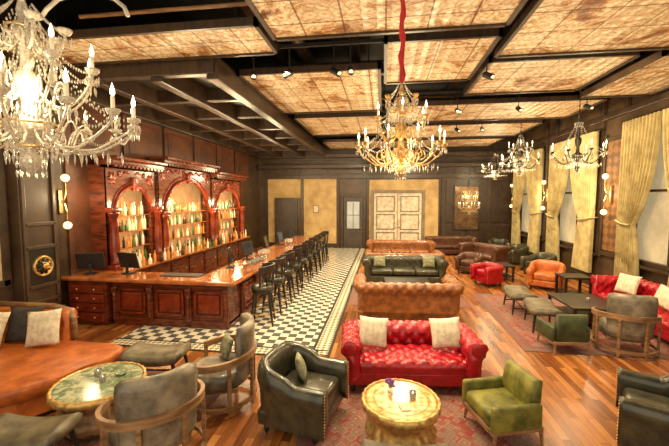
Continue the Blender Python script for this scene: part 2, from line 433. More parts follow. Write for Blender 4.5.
def bench(label,mat,loc,rz,W=.8,D=.48,H=.44,group=None):
    r=thing('saddle_ottoman',label,'ottoman',loc,rz,group)
    g=G()
    def f(i,j):
        u=-1+2*i/16; y,z=[(-D/2,H-.13),(-D/2-.01,H-.05),(-D/2+.05,H),(0,H+.01),(D/2-.05,H),(D/2+.01,H-.05),(D/2,H-.13)][j]
        return (W/2*u,y,z+.05*u*u)
    gr=g.sheet(f,17,7,cv=True); g.bm.faces.new(gr[0]); g.bm.faces.new(gr[-1]); obj('seat',g,mat,r,True)
    for x in(-1,1):
        for y in(-1,1):
            g=G(); g.cyl((x*(W/2-.08),y*(D/2-.07),H-.1),(x*(W/2-.02),y*(D/2-.03),0),.028,.018,8); obj('leg',g,BLKWOOD,r)
    g=G(); g.cyl((-W/2+.06,0,.15),(W/2-.06,0,.15),.014); g.cyl((-W/2+.05,-D/2+.05,.15),(-W/2+.05,D/2-.05,.15),.014); g.cyl((W/2-.05,-D/2+.05,.15),(W/2-.05,D/2-.05,.15),.014); obj('stretcher',g,BLKWOOD,r)
    return r
def drum(label,topm,loc,R,H=.5):
    r=thing('round_coffee_table',label,'coffee table',loc)
    g=G(); g.lathe([(0,H-.03),(R*.93,H-.03),(R*.93,H),(0,H+.004)],seg=40); obj('table_top',g,topm,r)
    g=G(); g.lathe([(R*.90,H-.09),(R*.97,H-.08),(R,H-.04),(R*.98,H+.008),(R*.92,H+.012),(R*.92,H-.02)],seg=128,fn=lambda a,j:1+.03*abs(math.sin(a*14)),caps=False); obj('rim',g,GOLD,r,True)
    g=G(); g.lathe([(R*.55,.04),(R*.80,.07),(R*.86,.12),(R*.88,.18),(R*.8,.23),(R*.74,.28),(R*.78,.33),(R*.84,.37),(R*.9,H-.08)],seg=144,fn=lambda a,j:1+.06*abs(math.sin(a*9+j*.35)),caps=False); obj('drum_body',g,GOLD if topm is MARBY else WALN,r,True)
    g=G(); g.lathe([(R*.6,0),(R*.78,.01),(R*.78,.06),(R*.6,.08)],seg=40); obj('plinth',g,DKWOOD,r)
    return r

# ---------------------------------------------------------------- room shell
XL,XR,YB,HC=-6.8,6.4,18.7,6.2
g=G(); g.box(((XL+XR)/2,9.2,-.05),(XR-XL+.4,20,.1)); struct('floor',g,PLANK)
g=G(); g.box((-3.05,12.25,.003),(3.9,12.9,.006)); struct('floor_tiles',g,CHECK)
g=G(); g.box((-1.05,12.25,.005),(.26,12.95,.01)); g.box((-3.05,5.78,.005),(3.9,.24,.01)); struct('trim_1',g,GREEK)
g=G()
for x in(-.90,-1.20): g.box((x,12.2,.0055),(.05,13.0,.012))
for y in(5.64,5.92): g.box((-3.0,y,.0055),(4.1,.05,.012))
struct('trim_2',g,BLKM)
g=G(); g.box(((XL+XR)/2,9.2,HC+.05),(XR-XL+.4,20,.1)); struct('ceiling',g,BLKM)
g=G(); g.box((XL-.1,9.2,HC/2),(.2,20,HC)); struct('wall_left',g,WDARK)
g=G(); g.box(((XL+XR)/2,YB+.1,HC/2),(XR-XL+.4,.2,HC)); struct('wall_back',g,WDARK)
WIN=[(7.7,10.1),(11.5,14.1),(15.1,17.7)]; ZS,ZT=1.05,4.7
g=G(); g.box((XR+.1,9.2,ZS/2),(.2,20,ZS)); g.box((XR+.1,9.2,(ZT+HC)/2),(.2,20,HC-ZT))
e=[-.8]+[v for w in WIN for v in w]+[19.2]
for k in range(0,len(e),2): g.box((XR+.1,(e[k]+e[k+1])/2,(ZS+ZT)/2),(.2,e[k+1]-e[k],ZT-ZS))
struct('wall_right',g,WDARK)
g=G(); g.box((XL+.02,9.2,.12),(.04,20,.24),.008); struct('baseboard_left',g,DKWOOD)
g=G(); g.box((XR-.02,9.2,.12),(.04,20,.24),.008); struct('baseboard_right',g,DKWOOD)
g=G(); g.box((-.2,YB-.02,.12),(13.2,.04,.24),.008); struct('baseboard_back',g,DKWOOD)
tn=3
def trim(g,mat,smooth=False):
    global tn
    o=struct('trim_%d'%tn,g,mat,smooth); tn+=1; return o
for k,(a,b) in enumerate(WIN):
    c=(a+b)/2; w=b-a; r=thing('window_%d'%(k+1),'tall sash window with dark wooden muntins','window',(XR,c,ZS)); r['kind']='structure'
    h=ZT-ZS
    g=G(); g.box((.12,0,h/2),(.02,w,h)); obj('glass_pane',g,PANE,r)
    g=G()
    for y in(-w/2+.05,w/2-.05): g.box((.04,y,h/2),(.14,.1,h))
    for z in(.05,h-.05): g.box((.04,0,z),(.14,w,.1))
    g.box((.07,0,h/2),(.05,w,.06))
    g.box((.08,0,h/2),(.03,.04,h))
    obj('frame',g,DKWOOD,r)
    g=G(); g.box((-.06,0,-.04),(.2,w+.3,.07),.01); obj('sill',g,DKWOOD,r)
    g=G()
    for y in(-w/2-.08,w/2+.08): g.box((-.03,y,h/2),(.06,.16,h+.2),.01)
    g.box((-.04,0,h+.12),(.1,w+.4,.22),.01); obj('casing',g,DKWOOD,r)
    for sd in(-1,1):
        r2=thing('curtain','floor-length gold-beige curtain tied back beside tall window','curtain',(XR-.17,c+sd*(w/2+.12),.45),0,'gold window curtains')
        g=G(); N=110; vt=.62; tm=.46
        def tie(v): return tm+(1-tm)*(1-(v/vt)**1.7)**.75 if v<vt else tm+.22*((v-vt)/(1-vt))**.6
        def f(i,j):
            v=j/24; z=4.2-v*4.2
            u=i/(N-1); ww=w*.53*tie(v)
            ph=u*2*pi*11+.5*math.sin(v*5)
            amp=.05+.035*tie(v)
            return (amp*math.sin(ph)-.04,-sd*u*ww+.012*math.cos(ph),z-.10*u*math.sin(pi*min(v/vt,1)))
        g.sheet(f,N,25); obj('drape',g,CURT,r2,True)
        g=G(); zt=4.2-vt*4.2; ww=w*.53*tm
        g.tube([(-.16,-sd*ww*1.0,zt-.02),(-.17,-sd*ww*.5,zt+.0),(-.12,0,zt+.06),(.1,0,zt+.07)],.025,8); obj('tieback',g,CURT,r2,True)
    g=G(); g.cyl((XR-.17,a-.25,4.68),(XR-.17,b+.25,4.68),.03); o=obj('curtain_rod',g,IRON); tag(o,'black metal curtain rod above tall window','curtain rod','curtain rods')
for (a,b) in((10.35,11.25),(14.35,14.85),(5.2,7.3)):
    g=G(); g.box((XR-.02,(a+b)/2,2.75),(.04,b-a-.1,3.1)); trim(g,DAMO)
    g=G()
    for y in(a+.04,b-.04): g.box((XR-.04,y,2.75),(.08,.1,3.5),.01)
    for z in(1.1,4.35): g.box((XR-.04,(a+b)/2,z),(.09,b-a,.12),.01)
    trim(g,DKWOOD)
for z in(5.0,5.7):
    g=G(); g.box((XR-.06,9.2,z),(.12,19,.16),.02); trim(g,DKWOOD)
for y in(5,7.6,10.4,11.4,14.2,15.0,17.9):
    g=G(); g.box((XR-.05,y,5.35),(.1,.2,.55),.01); trim(g,DKWOOD)
def sconce(loc,rz,label):
    r=thing('wall_sconce',label,'wall lamp',loc,rz,'brass globe wall sconces')
    g=G(); g.box((0,-.02,0),(.09,.04,.5),.02); g.tube([(0,-.03,0),(0,-.12,-.05),(0,-.16,-.2),(0,-.16,-.44)],.012); g.tube([(0,-.03,0),(0,-.12,.05),(0,-.16,.2),(0,-.16,.44)],.012); obj('bracket',g,BRASS,r)
    for z in(-.5,.5):
        g=G(); g.ball((0,-.16,z),.08,14); obj('lamp_shade',g,GLOBE,r,True)
    return r
s0=sconce((XR-.09,10.8,2.8),-90,'brass wall sconce with two glowing amber globes')
clone(s0,(XR-.09,14.6,2.8)); clone(s0,(XR-.02,18.2,2.8)); clone(s0,(XL+.02,6.55,2.62),90)
g=G(); g.box((XL+.015,3.5,2.7),(.03,3.7,3.0)); trim(g,DAMC)
g=G()
for y in(1.6,5.4): g.box((XL+.03,y,2.7),(.06,.14,3.2),.01)
for z in(1.15,4.25): g.box((XL+.03,3.5,z),(.06,3.9,.14),.01)
trim(g,DKWOOD)
PY=5.88
g=G(); g.box((XL+.12,PY,2.7),(.24,.72,5.4),.015)
for y in(PY-.3,PY+.3): g.box((XL+.26,y,2.4),(.04,.07,3.6),.01)
for z in(.7,1.0,1.75,2.2,4.2): g.box((XL+.26,PY,z),(.04,.62,.07),.01)
g.box((XL+.15,PY,.25),(.32,.84,.5),.02); g.box((XL+.16,PY,4.6),(.34,.86,.25),.03); trim(g,WDARK)
g=G(); g.box((XL+.25,PY,1.38),(.02,.52,.66),.005); trim(g,BLKWOOD)
r=thing('lion_medallion','round brass medallion with an embossed lion head','wall ornament',(XL+.27,PY,1.38),90)
g=G(); g.lathe([(0,-.01),(.15,-.01),(.17,-.03),(.19,-.035),(.2,-.02),(.21,.01)],seg=28,axis='y'); obj('disc',g,GOLD,r,True)
g=G(); g.lathe([(.0,-.06),(.08,-.06),(.12,-.04),(.145,-.015)],seg=48,fn=lambda a,j:1+.16*math.sin(a*9),axis='y'); obj('mane',g,IRON,r,True)
g=G(); g.ball((0,-.07,0),(.065,.04,.08)); g.ball((0,-.11,-.03),(.035,.03,.03)); g.ball((-.055,-.07,.07),.022); g.ball((.055,-.07,.07),.022); g.ball((-.028,-.105,.025),.012); g.ball((.028,-.105,.025),.012)
obj('lion_face',g,BRASS,r,True)
for k in range(6):
    y=7.5+k*1.75
    g=G(); g.box((XL+.03,y,4.3),(.06,1.6,1.2),.01); g.box((XL+.06,y,4.3),(.05,1.25,.85),.02); trim(g,WRED)
g=G(); g.box((XL+.03,11.5,2.3),(.05,9.6,2.6)); trim(g,WRED)
def bk(x0,x1,z0,z1,mat,t=.04): 
    g=G(); g.box(((x0+x1)/2,YB-t/2,(z0+z1)/2),(x1-x0,t,z1-z0),.006); return trim(g,mat)
bk(-6.4,-2.4,.24,3.75,BEIGE); bk(-.85,2.85,.24,3.65,BEIGE)
for x in(-6.35,-4.35,-2.4,-.8,2.9,3.0): bk(x-.07,x+.07,0,4.4,DKWOOD,.1)
bk(-6.6,6.3,3.72,3.9,DKWOOD,.12); bk(-6.6,6.3,4.7,4.85,DKWOOD,.12)
for k in range(7): bk(-6.2+k*1.8,-4.75+k*1.8,3.98,4.62,DKWOOD,.08)
for x in(3.2,4.3,5.4):
    bk(x,x+.95,.4,1.3,DKWOOD,.08); bk(x,x+.95,1.45,3.6,DKWOOD,.08)
def door(n,x0,x1,h,mat,leaves,label,glazed=False,mould=None,fr=None):
    r=thing('door_%d'%n,label,'door',((x0+x1)/2,YB-.06,0)); r['kind']='structure'; w=x1-x0
    g=G()
    for x in(-w/2-.07,w/2+.07): g.box((x,-.02,h/2),(.14,.14,h),.01)
    g.box((0,-.02,h+.08),(w+.28,.14,.16),.01); obj('door_frame',g,fr or DKWOOD,r)
    lw=w/leaves
    for k in range(leaves):
        x=-w/2+lw*(k+.5); g=G(); g.box((x,-.01,h/2),(lw-.05,.06,h-.01)); lf=obj('door_leaf',g,mat,r)
        g=G()
        for z0,z1 in((.15,h*.3),(h*.36,h*.62),(h*.68,h*.94)) if not glazed else ((.15,h*.32),(h*.38,h*.92)):
            for xx in(-lw/2+.17,lw/2-.17): g.box((x+xx,-.05,(z0+z1)/2),(.05,.03,z1-z0))
            for z in(z0,z1): g.box((x,-.05,z),(lw-.3,.03,.05))
        obj('moulding',g,mould or mat,lf)
        if glazed:
            g=G(); g.box((x,-.045,h*.65),(lw-.36,.01,h*.52)); obj('glass_pane',g,DPANE,lf)
            g=G(); g.box((x,-.055,h*.65),(.03,.02,h*.5)); g.box((x,-.055,h*.65),(lw-.36,.02,.03)); obj('muntin',g,mat,lf)
        g=G(); g.ball((x+(lw/2-.09)*(1 if k==0 else -1),-.08,h*.4),.04,8); obj('handle',g,BRASS,lf,True)
door(1,-5.75,-4.6,2.55,DOORD,1,'dark wooden service door in beige wall')
door(2,-2.1,-1.05,2.75,DOORD,1,'dark wooden door with glazed panel',True)
door(3,-.5,2.0,2.95,DOORG,2,'pale weathered double door',False,DOORM,DOORM)
r=thing('wall_notice','small white framed notice on the beige wall','sign',(-3.6,YB-.06,2.1)); g=G(); g.box((0,0,0),(.3,.02,.4)); obj('frame',g,DKWOOD,r); g=G(); g.box((0,-.012,0),(.25,.01,.35)); obj('sheet',g,CREAM,r)
r=thing('display_mirror','tall dark mirror in wooden frame on panelled wall','mirror',(4.2,YB-.1,1.1))
g=G(); g.box((0,0,1.1),(1.15,.03,2.2)); obj('mirror_glass',g,DMIRR,r)
g=G()
for x in(-.6,.6): g.box((x,-.02,1.1),(.07,.07,2.3),.01)
for z in(0,2.2): g.box((0,-.02,z),(1.27,.07,.06),.01)
obj('frame',g,DKWOOD,r)

# ---------------------------------------------------------------- ceiling
for x in(-6.6,-5.4,-4.2,-3.1):
    g=G(); g.box((x,12.2,5.05),(.22,12.1,.4),.02); trim(g,DKWOOD)
for k in range(8):
    y=6.2+k*1.7
    g=G(); g.box((-4.85,y,5.09),(3.6,.18,.3),.02); trim(g,DKWOOD)
g=G(); g.box((-4.85,12.2,5.24),(3.7,12.2,.06)); trim(g,BLKWOOD)
for k in range(5):
    y=6.9+k*2.6
    g=G(); g.box((1.6,y+1.2,5.6),(9.3,.14,.3),.02); trim(g,DKWOOD)
for x in(-2.2,-.6,1.86,5.55):
    g=G(); g.box((x,9.5,5.8),(.14,18,.22),.01); trim(g,DKWOOD)
for z in(4.35,4.9):
    g=G(); g.box((-.2,YB-.35,z),(13,.3,.2),.02); trim(g,DKWOOD)
PAN=[(-6.4,-1.85,5.05,6.05,5.2),(-6.4,-1.95,1.5,4.2,5.75),(-1.72,1.75,2.3,5.55,5.2),(1.95,5.5,2.6,6.75,5.2),(-2.95,-.1,7.0,10.3,5.2),(.02,1.8,6.0,8.1,5.25),(2.0,4.6,7.25,9.4,5.3),
     (4.75,6.3,6.9,9.5,5.15),(.1,5.6,9.9,12.0,5.2),(-2.8,-.1,10.9,14,5.2),(.1,5.2,12.6,15.2,5.2),(-2.7,5,15.7,18,5.2)]
for k,(a,b,c,d,z) in enumerate(PAN):
    r=thing('ceiling_panel','suspended rust and cream pressed-tin panel in dark frame','ceiling panel',((a+b)/2,(c+d)/2,z),0,'suspended pressed-tin ceiling panels')
    g=G(); g.box((0,0,.03),(b-a,d-c,.03)); ts=obj('tin_sheet',g,TIN,r)
    for v in ts.data.vertices: v.co.x+=k*7.32; v.co.y+=k*3.66
    ts.location=(-k*7.32,-k*3.66,0)
    g=G()
    for x in(-(b-a)/2,(b-a)/2): g.box((x,0,.04),(.06,d-c+.06,.12))
    for y in(-(d-c)/2,(d-c)/2): g.box((0,y,.04),(b-a+.06,.06,.12))
    obj('frame',g,DKWOOD,r)
    for x in(-1,1):
        for y in(-1,1):
            g=G(); g.cyl((x*(b-a)/2*.85,y*(d-c)/2*.85,.04),(x*(b-a)/2*.85,y*(d-c)/2*.85,HC-z),.012,seg=6); obj('hanger_rod',g,IRON,r)
def tracklight(loc,rz,lab='black track spotlight hanging from dark ceiling rail'):
    r=thing('track_light',lab,'spotlight',loc,rz,'black ceiling track spotlights')
    g=G(); g.cyl((0,0,0),(0,0,1.2),.012,seg=6); g.box((0,0,.0),(.05,.05,.05)); obj('stem',g,BLKM,r)
    g=G(); g.cyl((0,.05,.0),(0,-.12,-.10),.055,.06,12); obj('lamp_head',g,BLKM,r)
    g=G(); g.cyl((0,-.119,-.099),(0,-.123,-.103),.04,.04,12); obj('lens',g,GLOBE,r)
    return r
t0=tracklight((-2.4,6.4,5.0),20)
for x,y,a in((-1.72,6.4,-30),(-.9,6.4,60),(-.6,6.4,10),(-.0,10.6,0),(1.9,9.68,20),(1.88,7.0,40),(5.65,6.0,0),(3.4,9.68,10),(-.02,12.3,0),(3.2,12.3,0),(2.4,12.3,30),(5.0,9.68,30)): clone(t0,(x,y,5.0),a)
for y,x0,x1 in((6.4,-3,1.9),(9.68,-.05,6.2),(12.3,-.3,6.2)):
    r=thing('light_track','long black ceiling light track','light track',((x0+x1)/2,y,5.45),0,'ceiling light tracks')
    g=G(); g.box((0,0,0),(x1-x0,.05,.06)); obj('rail',g,BLKM,r)
g=G()
cp=[(-4.85,4.55,5.25),(-4.75,4.55,5.36),(-4.5,4.5,5.46),(-4.2,4.5,5.50),(-3.9,4.5,5.48),(-3.65,4.5,5.40),(-3.5,4.5,5.28),(-3.45,4.5,5.16)]
g.tube(cp,.028,10); g.cyl((-4.85,4.55,5.25),(-5.3,4.55,5.22),.028,.026); g.cyl((-4.2,4.5,5.5),(-4.2,4.5,6.2),.01)
o=obj('flexible_conduit',g,WHITEM,None,True); tag(o,'white flexible conduit looping beneath the ceiling','conduit')
for x,y0,y1,rr in((-1.75,6.5,18,.14),(5.9,9.6,18.5,.1),(-2.4,4.3,6.0,.06),(-3.4,4.3,5.0,.05)):
    g=G(); g.cyl((x,y0,5.9),(x,y1,5.9),rr,seg=16); o=obj('ventilation_duct',g,DKWOOD,None,True); tag(o,'round dark ventilation duct under the ceiling','duct','dark ducts')
for x,y,l,z in((-2.3,4.9,9,5.42),(-.3,5.9,3.2,5.4),(3.6,7.0,2.8,5.42),(-.9,6.55,8,5.8),(-.5,6.75,9,5.6),(0,8.9,12,5.75),(.5,10.6,12,5.6),(1,12.3,10,5.65)):
    g=G(); g.cyl((x-l/4,y,z),(x+l/4,y,z),.03,seg=8); o=obj('ceiling_pipe',g,WALN,None,True); tag(o,'thin exposed pipe running under the dark ceiling','pipe','thin ceiling pipes')

# ---------------------------------------------------------------- bar
def panelbase(name,label,loc,rz,W,D,H,n,mat=MAHOG):
    r=thing(name,label,'bar cabinet',loc,rz)
    g=G(); g.box((0,D/2,H/2+.05),(W,D-.02,H-.1)); obj('body',g,mat,r)
    g=G(); g.box((0,D/2,.08),(W,D+.06,.16),.012); g.box((0,D/2,H-.06),(W,D+.07,.1),.02); obj('plinth',g,mat,r)
    w=W/n
    for k in range(n):
        x=-W/2+w*(k+.5)
        g=G(); hw=w/2-.14; z0,z1=.26,H-.2
        for xx in(-hw,hw): g.box((x+xx,-.012,(z0+z1)/2),(.05,.04,z1-z0+.05),.01)
        for z in(z0,z1): g.box((x,-.012,z),(2*hw+.05,.04,.05),.01)
        g.box((x,-.006,(z0+z1)/2),(2*hw-.12,.04,z1-z0-.12),.018)
        obj('panel',g,REDCOL if mat is MAHOG else mat,r)
    for k in range(n+1):
        x=-W/2+w*k; x=min(max(x,-W/2+.06),W/2-.06)
        g=G(); g.box((x,-.02,H/2),(.12,.06,H-.16),.01); g.box((x,-.04,H-.2),(.13,.1,.16),.03); g.lathe([(.035,.2),(.04,.3),(.03,.5),(.045,.64),(.03,.7)],(x,-.055,0),10)
        obj('pilaster',g,mat,r)
    return r
BH=.96
panelbase('bar_cabinet','mahogany bar front with raised red panels',(-4.4,6.65,0),0,2.6,.55,BH,3)
panelbase('bar_cabinet','long mahogany bar front behind the stools',(-3.1,11.12,0),90,7.78,.55,BH,9)
r=thing('drawer_cabinet','dark mahogany drawer unit at the end of the bar','drawer cabinet',(-6.2,6.5,0))
g=G(); g.box((0,.35,.48),(.9,.7,.92),.01); obj('body',g,MAHOG,r)
for k in range(4):
    g=G(); g.box((0,-.01,.18+k*.2),(.78,.04,.17),.012); d=obj('drawer',g,REDCOL,r)
    for x in(-.2,.2):
        g=G(); g.ball((x,-.045,.18+k*.2),.02,8); obj('knob',g,BRASS,d,True)
g=G(); g.prism([(-6.75,6.48),(-2.93,6.48),(-2.93,15.15),(-3.85,15.15),(-3.85,7.2),(-6.75,7.2)],BH,BH+.06)
g.tube([(-6.75,6.48,BH+.03),(-2.93,6.48,BH+.03),(-2.93,15.15,BH+.03)],.045,10)
o=obj('bar_worktop',g,MAHOGT); tag(o,'glossy L-shaped mahogany bar top with rolled edge','bar top')
r=thing('foot_rail','brass foot rail along the bar front','foot rail',(-2.9,0,0))
g=G(); g.cyl((0,7.0,.2),(0,14.9,.2),.025); obj('rail',g,BRASS,r)
for k in range(6):
    g=G(); g.tube([(-.12,7.2+k*1.5,.14),(-.02,7.2+k*1.5,.14),(0,7.2+k*1.5,.2)],.014,6); obj('bracket',g,BRASS,r)
g=G(); g.prism([(-4.3,7.75),(-3.9,7.75),(-3.9,14.9),(-4.3,14.9)],.0,.8); o=obj('under_bar_station',g,STEEL); tag(o,'steel work station behind the bar','work station')
r=thing('back_bar_counter','long dark mahogany counter against the wall','counter',(-6.2,11.4,0),90)
g=G(); g.box((0,.28,.45),(7.8,.52,.9)); obj('body',g,MAHOG,r)
for k in range(8):
    g=G(); g.box((-3.4+k*.97,0,.45),(.86,.04,.7),.015); d=obj('door',g,MAHOG,r); g=G(); g.ball((-3.1+k*.97,-.035,.5),.02,6); obj('knob',g,BRASS,d)
g=G(); g.box((0,.2,.93),(7.9,.74,.06),.015); obj('counter_top',g,MAHOGT,r)
def archcab(loc,w,h,spring,label):
    r=thing('back_bar_cabinet',label,'cabinet',loc,90,'arched mahogany back bar cabinets')
    D=.4; ow=w-.5; ra=ow/2; N=16; k=min(1,(h-.4-spring)/ra)
    A=[(ra*math.cos(pi-pi*i/N),spring+ra*k*math.sin(pi-pi*i/N)) for i in range(N+1)]
    g=G()
    inner=[(-ra,0)]+A+[(ra,0)]
    outer=[(-w/2,0)]+[(-w/2+ (w)*i/N,h) if 0<i<N else ((-w/2) if i==0 else w/2,h) for i in range(N+1)]+[(w/2,0)]
    def f(i,j):
        p=inner[i] if j in(0,3) else outer[i]; y=0 if j<2 else .08
        return (p[0],y,p[1])
    g.sheet(f,len(inner),4,cv=True); obj('arched_front',g,MAHOG,r)
    g=G(); g.tube([(x,-.03,z) for x,z in A],.045,8); g.tube([(x*1.1,-.01,spring+(z-spring)*1.12) for x,z in A],.02,6)
    g.box((0,-.05,A[N//2][1]+.06),(.18,.12,.34),.03)
    for s in(-1,1):
        g.lathe([(0,-.04),(.08,-.03),(.15,.0)],(s*(w/2-.24),0,h-.3),24,fn=lambda a,j:1+.22*math.cos(a*6),axis='y')
        g.lathe([(0,-.03),(.05,-.03),(.08,.0)],(s*(w/2-.5),0,h-.18),18,fn=lambda a,j:1+.22*math.cos(a*5),axis='y')
        sw=[(s*(.12+.09*q),-.02,h-.16+.05*math.sin(q*1.6)) for q in range(int((w/2-.6)/.09))]
        if len(sw)>2: g.tube(sw,.022,6)
    obj('arch_carving',g,REDCOL,r,True)
    g=G(); g.box((0,D-.03,h/2),(w-.02,.04,h)); g.box((-w/2+.03,D/2,h/2),(.05,D,h)); g.box((w/2-.03,D/2,h/2),(.05,D,h)); g.box((0,D/2,h-.03),(w,D,.06)); obj('body',g,MAHOG,r)
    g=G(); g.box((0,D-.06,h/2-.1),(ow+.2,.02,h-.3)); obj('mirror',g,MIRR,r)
    for s in(-1,1):
        g=G(); x=s*(w/2-.12)
        g.box((x,-.1,.08),(.24,.22,.16),.01); g.lathe([(.10,.16),(.12,.22),(.085,.28),(.11,.5),(.10,.8),(.075,spring-.1),(.095,spring-.06),(.12,spring),(.13,spring+.05)],(x,-.1,0),16); g.box((x,-.1,spring+.1),(.26,.24,.12),.02)
        obj('column',g,REDCOL,r,True)
    sh=[]
    for z in(.02,.46,.88,1.28):
        g=G(); g.box((0,.2,z),(ow+.15,.24,.025)); obj('shelf',g,MAHOGT,r); sh.append(z+.013)
    g=G(); g.box((0,-.02,h+.06),(w+.04,.5,.12),.02); g.box((0,-.08,h+.16),(w+.06,.6,.08),.02)
    for i in range(int(w/.14)): g.box((-w/2+.07+i*.14,-.24,h-.0),(.07,.06,.09))
    obj('cornice',g,MAHOG,r)
    return r,ow,sh
def bottle(mat,kind):
    P=[[(.0,0),(.036,.0),(.038,.02),(.038,.19),(.03,.22),(.013,.25),(.013,.31),(.016,.315),(.016,.33),(0,.33)],
       [(0,0),(.045,0),(.048,.02),(.046,.13),(.03,.17),(.014,.19),(.014,.24),(.018,.25),(.018,.28),(0,.28)],
       [(0,0),(.03,0),(.032,.02),(.034,.22),(.015,.27),(.013,.33),(.017,.34),(0,.345)]][kind]
    g=G(); g.lathe(P,seg=9)
    return obj('liquor_bottle',g,mat,None,True,(0,0,-50))
LB={0:'amber whisky-coloured liquor bottle on back bar shelf',1:'green glass bottle on back bar shelf',2:'clear liquor bottle on back bar shelf',3:'dark glass bottle on back bar shelf'}
protos=[]
for k in range(3):
    for m in (0,0,1,2,2,3):
        b=bottle(BOT[m],k); tag(b,LB[m],'bottle','bottles on the back bar shelves'); protos.append(b)
cabs=[(8.2,1.85,2.5,1.35,'arched mahogany cabinet with mirrored bottle shelves'),(10.75,3.1,2.7,1.2,'wide arched mahogany cabinet with mirrored bottle shelves'),(13.7,2.7,2.5,1.2,'arched mahogany cabinet with mirrored bottle shelves')]
for y,w,h,sp,lab in cabs:
    r,ow,sh=archcab((-6.35,y,.965),w,h,sp,lab)
    for zi,z in enumerate(sh):
        ww=ow if zi<3 else ow*.8
        n=int(ww/.1)
        for k in range(n):
            if random.random()<.05: continue
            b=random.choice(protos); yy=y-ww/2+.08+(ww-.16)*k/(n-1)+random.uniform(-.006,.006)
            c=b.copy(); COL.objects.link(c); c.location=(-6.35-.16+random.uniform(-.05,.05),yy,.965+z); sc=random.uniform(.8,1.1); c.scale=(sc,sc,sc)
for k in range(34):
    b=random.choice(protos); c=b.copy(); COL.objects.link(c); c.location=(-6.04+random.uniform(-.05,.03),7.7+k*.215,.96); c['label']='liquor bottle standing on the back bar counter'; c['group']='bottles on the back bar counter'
for b in protos: bpy.data.objects.remove(b)
def stool():
    r=thing('bar_stool','dark wooden bar stool with round leather seat and curved back','bar stool',(0,0,0),0,'dark bar stools along the bar')
    g=G(); g.lathe([(0,.76),(.22,.76),(.25,.79),(.24,.84),(.17,.87),(0,.87)],seg=20); obj('seat',g,BLACKL,r,True)
    g=G(); g.lathe([(0,.69),(.22,.69),(.23,.76),(0,.76)],seg=20); obj('seat_frame',g,BLKWOOD,r)
    g=G(); pts=[(.25*math.sin(rad(a)),.25*math.cos(rad(a)),1.2+.04*math.cos(rad(a))) for a in range(-100,101,10)]; g.band(pts,.045,.13)
    for a in(-95,-60,-20,20,60,95): g.cyl((.22*math.sin(rad(a)),.22*math.cos(rad(a)),.78),(.25*math.sin(rad(a)),.25*math.cos(rad(a)),1.16),.017,seg=6)
    obj('backrest',g,BLKWOOD,r)
    for x in(-1,1):
        for y in(-1,1):
            g=G(); g.tube([(x*.15,y*.15,.72),(x*.18,y*.18,.4),(x*.23,y*.23,.0)],[.028,.032,.018],8); obj('leg',g,BLKWOOD,r)
    g=G(); g.tube([(.27*math.cos(a*pi/10),.27*math.sin(a*pi/10),.27) for a in range(20)],.013,6,closed=True); obj('foot_ring',g,BRASS,r)
    return r
s=stool(); s.location=(-2.54,7.1,0); s.rotation_euler=(0,0,rad(-90+12))
for k in range(1,10): clone(s,(-2.54,7.1+k*.83,0),-90+random.uniform(-15,15))
def pos(loc,rz,w=.36):
    r=thing('bar_monitor','black touchscreen monitor standing on the bar','monitor',loc,rz,'black bar monitors')
    g=G(); g.box((0,0,.012),(.24,.2,.02),.005); g.box((0,.04,.12),(.06,.03,.22),.005); obj('stand',g,BLKM,r)
    g=G(); g.box((0,0,.3),(w,.035,.36),.01,rot=(-.25,0,0)); obj('casing',g,BLKM,r)
    g=G(); g.box((0,-.02,.3),(w-.04,.006,.32),rot=(-.25,0,0)); obj('screen',g,SCREEN,r)
    return r
p=pos((-6.4,6.85,BH+.06),205,.54)
for x,y,a in((-5.6,7.0,170),(-3.66,8.0,110),(-3.66,9.1,80),(-3.66,10.6,100),(-3.66,12.1,90),(-3.66,13.6,90)): clone(p,(x,y,BH+.06),a)
r=thing('bar_mat','black rubber bar mat on the bar top','bar mat',(-4.3,7.0,BH+.061)); g=G(); g.box((0,0,.008),(.9,.3,.016),.004); obj('mat',g,BLKM,r)
g=G(); g.lathe([(.0,.005),(.035,.0),(.036,.003),(.005,.012),(.004,.08),(.03,.11),(.04,.15),(.034,.2)],seg=12,caps=False); wg=obj('wine_glass',g,GLASS,None,True,(-3.45,9.0,BH+.06)); tag(wg,'clear stemmed glass standing on the bar','glass','glasses on the bar')
for k in range(26):
    c=wg.copy(); COL.objects.link(c); c.location=(-3.45+.09*(k%3),9.42+(k//3)*.1+ (2.2 if k>13 else 0),BH+.06)
g=G(); g.lathe([(.0,.0),(.035,.0),(.04,.11),(.036,.11),(.032,.01),(0,.01)],seg=12,caps=False); tg=obj('tumbler',g,GLASS,None,True,(-3.3,8.2,BH+.06)); tag(tg,'clear tumbler standing on the bar','glass','tumblers on the bar')
for k in range(8):
    c=tg.copy(); COL.objects.link(c); c.location=(-3.3+.1*(k%2),8.3+.1*k,BH+.06)

